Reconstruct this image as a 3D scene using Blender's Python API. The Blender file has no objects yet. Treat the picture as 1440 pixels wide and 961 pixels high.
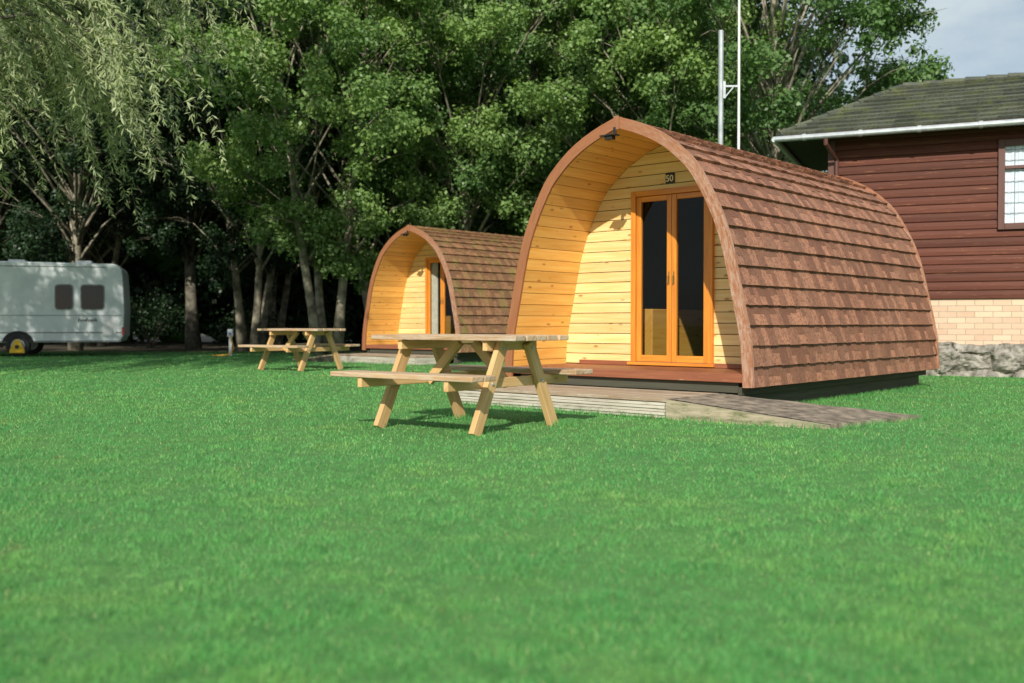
import bpy, bmesh, math, random
import numpy as np
from mathutils import Vector, Matrix
from mathutils import noise as mn
random.seed(7); rng=np.random.default_rng(7)
scene=bpy.context.scene
COL=scene.collection
rad=math.radians

# ---------------------------------------------------------------- materials
def newmat(name):
    m=bpy.data.materials.new(name); m.use_nodes=True
    nt=m.node_tree; b=nt.nodes['Principled BSDF']
    return m,nt,b
def N(nt,t,**k):
    n=nt.nodes.new(t)
    for a,v in k.items(): setattr(n,a,v)
    return n
def c4(c): return (c[0],c[1],c[2],1)
def mixc(nt,fac,a,b,blend='MIX'):
    n=N(nt,'ShaderNodeMix',data_type='RGBA',blend_type=blend)
    for s,v in ((n.inputs[0],fac),(n.inputs[6],a),(n.inputs[7],b)):
        if hasattr(v,'is_linked'): nt.links.new(v,s)
        elif isinstance(v,(tuple,list)): s.default_value=c4(v)
        else: s.default_value=v
    return n.outputs[2]
def ramp(nt,src,p0,p1):
    n=N(nt,'ShaderNodeMapRange'); n.inputs[1].default_value=p0; n.inputs[2].default_value=p1
    nt.links.new(src,n.inputs[0]); return n.outputs[0]
def noise(nt,vec,scale,detail=4,rough=.55):
    n=N(nt,'ShaderNodeTexNoise'); n.inputs['Scale'].default_value=scale
    n.inputs['Detail'].default_value=detail; n.inputs['Roughness'].default_value=rough
    if vec is not None: nt.links.new(vec,n.inputs['Vector'])
    return n.outputs[0]
def mapping(nt,vec,scale=(1,1,1)):
    n=N(nt,'ShaderNodeMapping'); n.inputs['Scale'].default_value=scale
    nt.links.new(vec,n.inputs['Vector']); return n.outputs[0]
def bump(nt,b,h,strength,dist=.01):
    n=N(nt,'ShaderNodeBump'); n.inputs['Strength'].default_value=strength; n.inputs['Distance'].default_value=dist
    nt.links.new(h,n.inputs['Height']); nt.links.new(n.outputs[0],b.inputs['Normal'])
def math_(nt,op,a,b):
    n=N(nt,'ShaderNodeMath',operation=op)
    for s,v in ((n.inputs[0],a),(n.inputs[1],b)):
        if hasattr(v,'is_linked'): nt.links.new(v,s)
        else: s.default_value=v
    return n.outputs[0]

def plain(name,c1,c2=None,scale=5,rough=.6,bmp=0,metal=0,dist=.01,detail=4):
    m,nt,b=newmat(name); tc=N(nt,'ShaderNodeTexCoord')
    if c2 is None: c2=tuple(x*.8 for x in c1)
    n=noise(nt,tc.outputs['Object'],scale,detail)
    nt.links.new(mixc(nt,ramp(nt,n,.35,.65),c1,c2),b.inputs['Base Color'])
    b.inputs['Roughness'].default_value=rough; b.inputs['Metallic'].default_value=metal
    if bmp: bump(nt,b,n,bmp,dist)
    return m

def wood(name,c1,c2,knots=0,weather=None,wamt=(.5,.7),rough=.6,var=.35,g=(1.6,28),wscale=(2,6),wx=None,bmp=.25,wmax=1.0,spec=.5):
    m,nt,b=newmat(name)
    uv=N(nt,'ShaderNodeUVMap').outputs[0]
    at=N(nt,'ShaderNodeAttribute',attribute_name='rnd').outputs['Fac']
    off=N(nt,'ShaderNodeVectorMath',operation='ADD'); nt.links.new(uv,off.inputs[0])
    cmb=N(nt,'ShaderNodeCombineXYZ')
    o=math_(nt,'MULTIPLY',at,37.0); nt.links.new(o,cmb.inputs[0]); nt.links.new(o,cmb.inputs[1])
    nt.links.new(cmb.outputs[0],off.inputs[1]); v=off.outputs[0]
    gr=noise(nt,mapping(nt,v,(g[0],g[1],1)),1.0,6,.6)
    col=mixc(nt,ramp(nt,gr,.32,.68),c1,c2)
    tone=ramp(nt,at,0,1)
    dark=mixc(nt,1.0,col,(1-var,1-var*1.05,1-var*1.15),'MULTIPLY')
    col=mixc(nt,tone,col,dark)
    if knots:
        vo=N(nt,'ShaderNodeTexVoronoi'); vo.inputs['Scale'].default_value=1
        nt.links.new(mapping(nt,v,(4.6,12.0,1)),vo.inputs['Vector'])
        k=ramp(nt,vo.outputs['Distance'],.21,.07)
        sc=N(nt,'ShaderNodeSeparateColor'); nt.links.new(vo.outputs['Color'],sc.inputs[0])
        sel=math_(nt,'GREATER_THAN',sc.outputs[0],.4)
        kk=math_(nt,'MULTIPLY',math_(nt,'MULTIPLY',k,sel),knots)
        col=mixc(nt,kk,col,(c2[0]*.36,c2[1]*.23,c2[2]*.2))
    if weather:
        w=noise(nt,mapping(nt,v,(wscale[0],wscale[1],1)),1.6,7,.7)
        w=ramp(nt,w,wamt[0],wamt[1])
        if wx:
            tc=N(nt,'ShaderNodeTexCoord'); sp=N(nt,'ShaderNodeSeparateXYZ'); nt.links.new(tc.outputs['Object'],sp.inputs[0])
            w=math_(nt,'MULTIPLY',w,ramp(nt,sp.outputs[0],wx[0],wx[1]))
        col=mixc(nt,math_(nt,'MULTIPLY',w,wmax),col,weather)
    nt.links.new(col,b.inputs['Base Color']); b.inputs['Roughness'].default_value=rough
    b.inputs['Specular IOR Level'].default_value=spec
    bump(nt,b,gr,bmp,.004)
    return m

def leafmat(name,c1,c2,trans=.3,gloss=.35):
    m,nt,b=newmat(name)
    at=N(nt,'ShaderNodeAttribute',attribute_name='rnd').outputs['Fac']
    tc=N(nt,'ShaderNodeTexCoord')
    n=noise(nt,tc.outputs['Object'],.5,3)
    f=math_(nt,'MULTIPLY',math_(nt,'ADD',at,ramp(nt,n,.3,.7)),.5)
    col=mixc(nt,f,c1,c2)
    nt.links.new(col,b.inputs['Base Color']); b.inputs['Roughness'].default_value=.42
    b.inputs['Specular IOR Level'].default_value=gloss
    tr=N(nt,'ShaderNodeBsdfTranslucent'); nt.links.new(mixc(nt,1.0,col,(1.2,1.3,.5),'MULTIPLY'),tr.inputs[0])
    mx=N(nt,'ShaderNodeMixShader'); mx.inputs[0].default_value=trans
    nt.links.new(b.outputs[0],mx.inputs[1]); nt.links.new(tr.outputs[0],mx.inputs[2])
    nt.links.new(mx.outputs[0],nt.nodes['Material Output'].inputs[0])
    return m

M={}
M['pine']=wood('honey pine boards with bounce tint',(1.0,.62,.18),(.88,.43,.08),knots=.8,var=.25,rough=.45)  # orange deepened to put the porch's bounced light into the colour
M['pinewall']=wood('pale pine boards',(1.0,.80,.41),(.90,.59,.22),knots=.9,var=.25,rough=.5)
M['stain']=wood('orange stained joinery',(.84,.34,.045),(.62,.21,.028),var=.12,rough=.35)
M['fascia']=wood('weathered brown fascia',(.37,.145,.065),(.29,.11,.048),weather=(.56,.42,.35),wamt=(.42,.62),wx=(-.2,1.2),var=.10,rough=.55,wscale=(4,24),wmax=.6)
M['brown']=wood('red brown painted timber',(.34,.12,.06),(.24,.08,.04),var=.2,rough=.5,weather=(.45,.30,.2),wamt=(.6,.7),wscale=(3,30))
M['deck']=wood('weathered deck board',(.48,.36,.25),(.31,.22,.145),var=.4,rough=.75,weather=(.52,.47,.41),wamt=(.48,.68),wscale=(2,18))
M['deckside']=wood('grey grooved deck fascia',(.70,.65,.57),(.46,.42,.35),var=.3,rough=.8,weather=(.17,.17,.10),wamt=(.52,.72),wscale=(2,12))
M['rampside']=wood('mossy weathered ramp board',(.50,.42,.31),(.28,.245,.17),var=.3,rough=.85,weather=(.13,.14,.06),wamt=(.48,.64),wscale=(3,14))
M['table']=wood('picnic table timber',(.92,.61,.30),(.70,.41,.17),knots=.6,var=.32,rough=.6,weather=(.55,.45,.34),wamt=(.55,.78),wscale=(2,20))
M['tabletop']=wood('weathered table top timber',(.72,.48,.28),(.52,.32,.17),knots=.4,var=.4,rough=.65,weather=(.58,.50,.42),wamt=(.45,.68),wscale=(2,24))
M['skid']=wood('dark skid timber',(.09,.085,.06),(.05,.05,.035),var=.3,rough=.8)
M['clad']=wood('dark red brown cladding',(.16,.048,.029),(.095,.029,.019),var=.35,rough=.62,weather=(.44,.20,.09),wamt=(.61,.68),wscale=(1.2,36),g=(1,40),spec=.22)
M['trim']=wood('dark brown trim',(.13,.045,.032),(.09,.032,.024),var=.2,rough=.5)
def shinglemat(name,c1,c2,dark,moss=None):
    m,nt,b=newmat(name)
    at=N(nt,'ShaderNodeAttribute',attribute_name='rnd').outputs['Fac']
    tc=N(nt,'ShaderNodeTexCoord').outputs['Object']
    n1=noise(nt,tc,1.6,5); n2=noise(nt,tc,32,5,.75)
    col=mixc(nt,ramp(nt,at,.1,.9),c1,c2)
    col=mixc(nt,math_(nt,'MULTIPLY',ramp(nt,n1,.45,.7),.5),col,dark)
    col=mixc(nt,math_(nt,'MULTIPLY',ramp(nt,n2,.46,.60),.75),col,tuple(x*.3 for x in c1))
    if moss:
        n3=noise(nt,tc,3.1,6,.7); col=mixc(nt,math_(nt,'MULTIPLY',ramp(nt,n3,.5,.66),.7),col,moss)
    nt.links.new(col,b.inputs['Base Color']); b.inputs['Roughness'].default_value=.6
    b.inputs['Specular IOR Level'].default_value=.3
    bump(nt,b,n2,.7,.008)
    return m
M['shingle']=shinglemat('brown felt shingle',(.45,.21,.13),(.20,.088,.055),(.31,.165,.11))
M['shinglemoss']=shinglemat('mossy brown shingle',(.38,.19,.10),(.20,.10,.055),(.24,.14,.08),(.22,.20,.05))
M['tile']=shinglemat('mossy grey roof tile',(.125,.135,.10),(.06,.066,.055),(.08,.09,.065),(.12,.14,.045))
M['under']=plain('dark roofing felt',(.03,.02,.018),rough=.9)
M['felt']=plain('grey brown mineral felt',(.30,.24,.185),(.10,.08,.06),scale=9,rough=.95,bmp=.9,dist=.012,detail=12)
M['black']=plain('black metal',(.02,.02,.02),rough=.4)
M['rubber']=plain('black rubber',(.025,.025,.025),rough=.8)
M['white']=plain('white painted trim',(.75,.76,.78),(.62,.63,.64),scale=2,rough=.35)
M['caravan']=plain('white caravan panel',(.70,.74,.77),(.58,.62,.65),scale=1.6,rough=.35)
M['grey']=plain('grey plastic',(.25,.26,.28),rough=.4)
M['steel']=plain('galvanised steel',(.50,.53,.56),(.38,.41,.44),scale=8,rough=.45,metal=.5)
M['digits']=plain('cream lettering',(.92,.86,.6),rough=.5)
M['brass']=plain('brass handle',(.5,.30,.10),rough=.35,metal=.8)
M['yellow']=plain('yellow painted metal',(.8,.48,.02),rough=.4)
M['orange']=plain('orange cable',(.85,.38,.04),rough=.5)
M['blue']=plain('blue socket',(.05,.15,.5),rough=.4)
M['red']=plain('red lens',(.5,.03,.02),rough=.2)
M['curtain']=plain('white curtain',(.85,.87,.88),(.72,.74,.76),scale=9,rough=.9)
M['bark']=plain('grey bark',(.18,.16,.125),(.06,.052,.04),scale=6,rough=.9,bmp=1,dist=.03,detail=7)
M['barkpale']=plain('pale lichen bark',(.38,.34,.26),(.12,.105,.075),scale=5,rough=.9,bmp=1,dist=.03,detail=7)
M['rock']=plain('rough grey stone',(.40,.37,.33),(.13,.12,.10),scale=7,rough=.95,bmp=1,dist=.05,detail=10)
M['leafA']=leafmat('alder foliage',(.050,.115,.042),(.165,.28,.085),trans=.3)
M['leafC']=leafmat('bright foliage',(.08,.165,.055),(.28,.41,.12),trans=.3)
M['leafB']=leafmat('shade-darkened foliage',(.013,.034,.017),(.038,.075,.028),trans=.2)  # greens darkened in colour to carry the shade under the canopy
M['willow']=leafmat('willow foliage',(.22,.28,.14),(.50,.55,.31),trans=.35)
def glassmat(name,tint,f0=.05):
    m=bpy.data.materials.new(name); m.use_nodes=True; nt=m.node_tree; nt.nodes.clear()
    out=N(nt,'ShaderNodeOutputMaterial'); t=N(nt,'ShaderNodeBsdfTransparent'); t.inputs[0].default_value=c4(tint)
    g=N(nt,'ShaderNodeBsdfGlossy'); g.inputs['Roughness'].default_value=.03
    lw=N(nt,'ShaderNodeLayerWeight'); lw.inputs[0].default_value=.5
    f=math_(nt,'ADD',math_(nt,'MULTIPLY',math_(nt,'POWER',lw.outputs['Facing'],5.0),1-f0),f0)
    mx=N(nt,'ShaderNodeMixShader'); nt.links.new(f,mx.inputs[0]); nt.links.new(t.outputs[0],mx.inputs[1]); nt.links.new(g.outputs[0],mx.inputs[2])
    nt.links.new(mx.outputs[0],out.inputs[0]); return m
M['glass']=glassmat('door glass',(.84,.84,.80),.015)
M['clear']=glassmat('window glass',(.95,.97,1.0),.04)
M['tinted']=glassmat('tinted caravan glass',(.05,.055,.06))
# brick
m,nt,b=newmat('cream brick'); tc=N(nt,'ShaderNodeTexCoord'); sp=N(nt,'ShaderNodeSeparateXYZ'); cb=N(nt,'ShaderNodeCombineXYZ')
nt.links.new(tc.outputs['Object'],sp.inputs[0]); 
ad=math_(nt,'ADD',sp.outputs[0],sp.outputs[1]); nt.links.new(ad,cb.inputs[0]); nt.links.new(sp.outputs[2],cb.inputs[1])
br=N(nt,'ShaderNodeTexBrick'); nt.links.new(cb.outputs[0],br.inputs['Vector'])
br.inputs['Scale'].default_value=1; br.inputs['Brick Width'].default_value=.27; br.inputs['Row Height'].default_value=.095
br.inputs['Mortar Size'].default_value=.008; br.inputs['Color1'].default_value=(.74,.52,.37,1); br.inputs['Color2'].default_value=(.58,.38,.27,1); br.inputs['Mortar'].default_value=(.38,.30,.235,1)
br.inputs['Bias'].default_value=-.1;br.inputs['Mortar Smooth'].default_value=.3
nn=noise(nt,tc.outputs['Object'],9,5)
nt.links.new(mixc(nt,math_(nt,'MULTIPLY',ramp(nt,nn,.4,.7),.3),br.outputs[0],(.64,.50,.39)),b.inputs['Base Color']); b.inputs['Roughness'].default_value=.9
bump(nt,b,br.outputs['Fac'],-.6,.01); M['brick']=m
# ground
m,nt,b=newmat('lawn soil and turf'); tc=N(nt,'ShaderNodeTexCoord').outputs['Object']
g1=noise(nt,tc,.35,5); g2=noise(nt,tc,9,6,.7); g3=noise(nt,tc,60,4)
col=mixc(nt,ramp(nt,g1,.35,.65),(.055,.185,.045),(.085,.215,.045))
col=mixc(nt,math_(nt,'MULTIPLY',ramp(nt,g2,.45,.7),.5),col,(.06,.11,.035))
col=mixc(nt,ramp(nt,g3,.35,.7),col,(.08,.20,.05))
sp=N(nt,'ShaderNodeSeparateXYZ'); nt.links.new(tc,sp.inputs[0])
yy=math_(nt,'ADD',sp.outputs[1],math_(nt,'MULTIPLY',g1,6))
col=mixc(nt,ramp(nt,yy,30.5,33.5),col,(.06,.05,.03))
nt.links.new(col,b.inputs['Base Color']); b.inputs['Roughness'].default_value=.95; bump(nt,b,g2,.8,.03); M['ground']=m
# grass blades
m,nt,b=newmat('lawn grass blades'); at=N(nt,'ShaderNodeAttribute',attribute_name='rnd').outputs['Fac']
tc=N(nt,'ShaderNodeTexCoord').outputs['Object']
p1=noise(nt,tc,1.2,6,.68); p2=noise(nt,tc,6.5,5,.7); p3=noise(nt,tc,.45,4,.6); p4=noise(nt,tc,2.3,4,.55)
col=mixc(nt,at,(.095,.35,.09),(.205,.53,.155))
col=mixc(nt,math_(nt,'MULTIPLY',ramp(nt,p1,.48,.66),.65),col,(.31,.52,.13))
col=mixc(nt,math_(nt,'MULTIPLY',ramp(nt,p2,.49,.63),.7),col,(.045,.19,.055))
col=mixc(nt,math_(nt,'MULTIPLY',ramp(nt,p3,.42,.62),.45),col,(.065,.30,.095))
col=mixc(nt,math_(nt,'MULTIPLY',ramp(nt,p4,.68,.72),.8),col,(.28,.20,.09))
v4=ramp(nt,at,.93,1.0); col=mixc(nt,math_(nt,'MULTIPLY',v4,.8),col,(.58,.58,.28))
nt.links.new(col,b.inputs['Base Color']); b.inputs['Roughness'].default_value=.5; b.inputs['Specular IOR Level'].default_value=.3
tr=N(nt,'ShaderNodeBsdfTranslucent'); nt.links.new(col,tr.inputs[0]); mx=N(nt,'ShaderNodeMixShader'); mx.inputs[0].default_value=.3
nt.links.new(b.outputs[0],mx.inputs[1]); nt.links.new(tr.outputs[0],mx.inputs[2]); nt.links.new(mx.outputs[0],nt.nodes['Material Output'].inputs[0]); M['grass']=m

# ---------------------------------------------------------------- builder
class B:
    def __init__(s): s.V=[];s.F=[];s.R=[];s.G=[]
    def hexa(s,c,rnd=None,grain=(1,0,0)):
        rnd=random.random() if rnd is None else rnd
        i=len(s.V); s.V+=[tuple(v) for v in c]
        for f in ((0,3,2,1),(4,5,6,7),(0,1,5,4),(1,2,6,5),(2,3,7,6),(3,0,4,7)):
            s.F.append([i+k for k in f]); s.R.append(rnd); s.G.append(grain)
    def box(s,x0,x1,y0,y1,z0,z1,rnd=None,grain=None):
        d=(x1-x0,y1-y0,z1-z0)
        if grain is None:
            k=max(range(3),key=lambda a:d[a]); grain=[0,0,0]; grain[k]=1
        s.hexa([(x0,y0,z0),(x1,y0,z0),(x1,y1,z0),(x0,y1,z0),(x0,y0,z1),(x1,y0,z1),(x1,y1,z1),(x0,y1,z1)],rnd,grain)
    def beam(s,p0,p1,w,h,side=(1,0,0),rnd=None,w1=None,h1=None):
        p0=Vector(p0);p1=Vector(p1);d=(p1-p0).normalized();a=Vector(side);a=(a-d*a.dot(d)).normalized();b=d.cross(a)
        w1=w1 or w;h1=h1 or h
        c=[]
        for p,ww,hh in ((p0,w,h),(p1,w1,h1)):
            for sx,sy in ((-1,-1),(1,-1),(1,1),(-1,1)): c.append(p+a*sx*ww/2+b*sy*hh/2)
        s.hexa(c,rnd,tuple(d))
    def prism(s,poly,ax,a0,a1,rnd=None,grain=(1,0,0)):
        rnd=random.random() if rnd is None else rnd
        i=len(s.V);n=len(poly)
        for a in (a0,a1):
            for p in poly:
                s.V.append((p[0],a,p[1]) if ax==1 else ((a,p[0],p[1]) if ax==0 else (p[0],p[1],a)))
        s.F.append([i+k for k in range(n)]);s.F.append([i+n+k for k in range(n)][::-1]);s.R+=[rnd,rnd];s.G+=[grain,grain]
        for k in range(n):
            j=(k+1)%n; s.F.append([i+k,i+j,i+n+j,i+n+k]);s.R.append(rnd);s.G.append(grain)
    def tube(s,path,radii,seg=8,rnd=.5,cap=True):
        i=len(s.V);n=len(path);path=[Vector(p) for p in path]
        for k,p in enumerate(path):
            d=(path[min(k+1,n-1)]-path[max(k-1,0)]).normalized()
            a=d.orthogonal() if abs(d.z)<.9 else (Vector((1,0,0))-d*d.x)
            a.normalize(); b=d.cross(a)
            for q in range(seg):
                t=2*math.pi*q/seg; s.V.append(tuple(p+(a*math.cos(t)+b*math.sin(t))*radii[k]))
        for k in range(n-1):
            for q in range(seg):
                r=(q+1)%seg; s.F.append([i+k*seg+q,i+k*seg+r,i+(k+1)*seg+r,i+(k+1)*seg+q]);s.R.append(rnd);s.G.append((0,0,1))
        if cap:
            s.F.append([i+q for q in range(seg)][::-1]);s.F.append([i+(n-1)*seg+q for q in range(seg)]);s.R+=[rnd,rnd];s.G+=[(0,0,1)]*2
    def mesh(s,name,smooth=False):
        me=bpy.data.meshes.new(name); me.from_pydata(s.V,[],s.F); me.update()
        bm=bmesh.new();bm.from_mesh(me);bmesh.ops.recalc_face_normals(bm,faces=bm.faces);bm.to_mesh(me);bm.free()
        a=me.attributes.new('rnd','FLOAT','FACE');a.data.foreach_set('value',s.R)
        uv=me.uv_layers.new(name='UVMap'); 
        for p in me.polygons:
            g=Vector(s.G[p.index]);n=p.normal
            v=n.cross(g)
            if v.length<.2: g=n.orthogonal().normalized(); v=n.cross(g)
            for li in p.loop_indices:
                co=me.vertices[me.loops[li].vertex_index].co; uv.data[li].uv=(co.dot(g),co.dot(v)+co.dot(n)*.37)
        if smooth: me.polygons.foreach_set('use_smooth',[True]*len(me.polygons))
        return me

def thing(name,label,cat,loc=(0,0,0),rz=0,group=None):
    e=bpy.data.objects.new(name,None);e.empty_display_size=.3;COL.objects.link(e);e.location=loc;e.rotation_euler=(0,0,rz)
    e['label']=label;e['category']=cat
    if group:e['group']=group
    return e
def part(b,name,parent,mat,bevel=0,label=None,smooth=False):
    me=b.mesh(name,smooth) if isinstance(b,B) else b
    me.materials.append(mat)
    o=bpy.data.objects.new(name,me);COL.objects.link(o)
    if parent is not None:o.parent=parent
    if bevel:
        md=o.modifiers.new('bevel','BEVEL');md.width=bevel;md.segments=2;md.limit_method='ANGLE'
    if label:o['label']=label
    return o
def dup(o,parent=None,skip=()):
    c=o.copy();COL.objects.link(c)
    if parent is not None:c.parent=parent
    for ch in o.children:
        if ch.name.split('.')[0] in skip: continue
        dup(ch,c,skip)
    return c

# ---------------------------------------------------------------- camera / light
cam=bpy.data.cameras.new('camera');co=bpy.data.objects.new('camera',cam);COL.objects.link(co)
cam.lens=35;cam.sensor_width=36;cam.clip_end=2000;cam.clip_start=.05
co.location=(0,0,.85);co.rotation_euler=(rad(90-1.04),0,0);scene.camera=co
cam.dof.use_dof=True;cam.dof.focus_distance=9.8;cam.dof.aperture_fstop=1.7
SX,SY,EL=-.18,-1.0,rad(33)
h=math.hypot(SX,SY);sv=Vector((SX/h*math.cos(EL),SY/h*math.cos(EL),math.sin(EL)))
sl=bpy.data.lights.new('sun','SUN');so=bpy.data.objects.new('sun',sl);COL.objects.link(so)
sl.energy=5.0;sl.angle=rad(.5);sl.color=(1,.95,.82);so.rotation_euler=sv.to_track_quat('Z','Y').to_euler();so.location=(0,-10,20)
w=bpy.data.worlds.new('World');scene.world=w;w.use_nodes=True;nt=w.node_tree;bg=nt.nodes['Background']
sk=N(nt,'ShaderNodeTexSky',sky_type='NISHITA');sk.sun_disc=False;sk.sun_elevation=EL;sk.sun_rotation=math.atan2(SX,SY)
tc=N(nt,'ShaderNodeTexCoord');nz=noise(nt,mapping(nt,tc.outputs['Generated'],(1,1,2.2)),2.6,7,.6)
cl=mixc(nt,math_(nt,'MULTIPLY',ramp(nt,nz,.28,.58),.92),sk.outputs[0],(6.8,7.8,8.2))
nt.links.new(cl,bg.inputs[0]);bg.inputs[1].default_value=.095
scene.view_settings.view_transform='Standard';scene.view_settings.look='None';scene.view_settings.exposure=0

# ---------------------------------------------------------------- ground
me=bpy.data.meshes.new('ground');bm=bmesh.new();bmesh.ops.create_grid(bm,x_segments=40,y_segments=40,size=400);bm.to_mesh(me);bm.free()
g=part(me,'ground',None,M['ground']);g['kind']='structure'

PO=Vector((1.1,10.26,0));PA=rad(-41);PM=Matrix.Translation(PO)@Matrix.Rotation(PA,4,'Z')
P2=Vector((-2.2,21.5,0));PM2=Matrix.Translation(P2)@Matrix.Rotation(PA,4,'Z')
TC=Vector((-.37,8.2,0));TA=rad(-37)

# grass
def blades(x,y,hh,ww,name):
    n=len(x);th=rng.uniform(0,2*np.pi,n);ln=rng.uniform(.2,1.1,n)*hh;lt=rng.uniform(0,2*np.pi,n)
    V=np.zeros((n,3,3),np.float32)
    dx=np.cos(th)*ww/2;dy=np.sin(th)*ww/2
    V[:,0,0]=x-dx;V[:,0,1]=y-dy;V[:,1,0]=x+dx;V[:,1,1]=y+dy
    V[:,2,0]=x+np.cos(lt)*ln;V[:,2,1]=y+np.sin(lt)*ln;V[:,2,2]=hh
    V[:,:2,2]=-.002
    me=bpy.data.meshes.new(name);me.vertices.add(3*n);me.vertices.foreach_set('co',V.ravel())
    me.loops.add(3*n);me.loops.foreach_set('vertex_index',np.arange(3*n,dtype=np.int32))
    me.polygons.add(n);me.polygons.foreach_set('loop_start',np.arange(0,3*n,3,dtype=np.int32));me.polygons.foreach_set('loop_total',np.full(n,3,np.int32))
    a=me.attributes.new('rnd','FLOAT','FACE');a.data.foreach_set('value',rng.random(n).astype(np.float32))
    me.update();return me
def local(mat,x,y):
    i=mat.inverted();return i[0][0]*x+i[0][1]*y+i[0][3],i[1][0]*x+i[1][1]*y+i[1][3]
n=950000
u=rng.random(n);y=1.5*(30/1.5)**u
hw=.58*y+1.2
x=rng.uniform(-1,1,n)*hw
keep=rng.random(n)<(hw/y/1.4)
x=x[keep];y=y[keep]
def inpod(M_,x,y):
    t,d=local(M_,x,y)
    a=(np.abs(t)<1.34)&(d>-.93)&(d<5)
    te=2.62+(d+.72)*.205
    b=(t>1.1)&(t<te)&(d>-.92+(t-1.17)*.10)&(d<-.02+(t-1.17)*.31)
    return a|b
k=~(inpod(PM,x,y)|inpod(PM2,x,y))
x=x[k];y=y[k]
def lump(x,y,f,ph):
    s=0
    for k in range(6):
        a=k*1.1+ph;s=s+np.sin((x*np.cos(a)+y*np.sin(a))*f*(1+.23*k)+k*2.3+ph)
    return s/6
L_=lump(x,y,7,.3)+.8*lump(x,y,17,1.7)
hh=rng.uniform(.008,.022,len(x))*(1+.8*np.clip(L_,-.6,1.2));ww=.0032*np.maximum(1,y/3.2)
hh*=np.where(y>9,1.15,1)
me=blades(x,y,hh,ww,'lawn_grass')
xs=[];ys=[]
for Mx,cnt in ((PM,1),(PM2,.5)):
    for (a,b_),q in ((((-1.4,-.97),(1.17,-.97)),1300),(((1.17,-.96),(2.62,-.80)),500),(((1.2,.1),(2.85,.58)),700),(((1.40,.2),(1.40,5.1)),2600),(((2.68,-.7),(2.92,.5)),350)):
        q=int(q*cnt);t=rng.random(q);xx=a[0]+(b_[0]-a[0])*t+rng.normal(0,.025,q);yy=a[1]+(b_[1]-a[1])*t+rng.normal(0,.025,q)
        xs.append(Mx[0][0]*xx+Mx[0][1]*yy+Mx[0][3]);ys.append(Mx[1][0]*xx+Mx[1][1]*yy+Mx[1][3])
for cx,cy in ((-1.12,8.15),(-.45,8.8),(-.3,7.58),(.4,8.27)):
    xs.append(cx+rng.normal(0,.06,120));ys.append(cy+rng.normal(0,.06,120))
xs=np.concatenate(xs);ys=np.concatenate(ys)
g=part(me,'lawn_grass',None,M['grass']);g['kind']='stuff';g['label']='short mown green lawn grass';g['category']='grass'
g=part(blades(xs,ys,rng.uniform(.025,.07,len(xs)),np.full(len(xs),.006),'grass_tufts'),'grass_tufts',None,M['grass']);g['kind']='stuff';g['label']='longer grass tufts fringing decks and table feet';g['category']='grass'

# ---------------------------------------------------------------- pod
ctrl=[(1.50,.25),(1.475,.66),(1.39,1.085),(1.22,1.77),(.95,2.31),(.72,2.56),(.5,2.72),(.25,2.84),(0,2.925)]
def cat(P,n=24):
    out=[];P=[Vector(p) for p in P];Q=[P[0]*2-P[1]]+P+[P[-1]*2-P[-2]]
    for i in range(1,len(Q)-2):
        for k in range(n):
            t=k/n;a,b,c,d=Q[i-1:i+3]
            out.append(.5*((2*b)+(c-a)*t+(2*a-5*b+4*c-d)*t*t+(3*b-a-3*c+d)*t**3))
    out.append(P[-1]);return out
CP=cat(ctrl);cum=[0]
for a,b in zip(CP,CP[1:]):cum.append(cum[-1]+(b-a).length)
LT=cum[-1]
def arc(s,off=0,side=1):
    s=max(0,min(LT,s));i=0
    while i<len(cum)-2 and cum[i+1]<s:i+=1
    f=(s-cum[i])/(cum[i+1]-cum[i]);p=CP[i].lerp(CP[i+1],f)
    i0=max(i-3,0);i1=min(i+4,len(CP)-1);d=(CP[i1]-CP[i0]).normalized()
    nrm=Vector((d.y,-d.x))
    q=p+nrm*off
    if q.x<0: q.x=0
    return Vector((q.x*side,q.y))
def halfw(z,off):
    lo,hi=0,LT
    for _ in range(40):
        m_=(lo+hi)/2
        if arc(m_,off).y<z:lo=m_
        else:hi=m_
    return arc((lo+hi)/2,off).x
LEN=5.1;PD=.95
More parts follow.
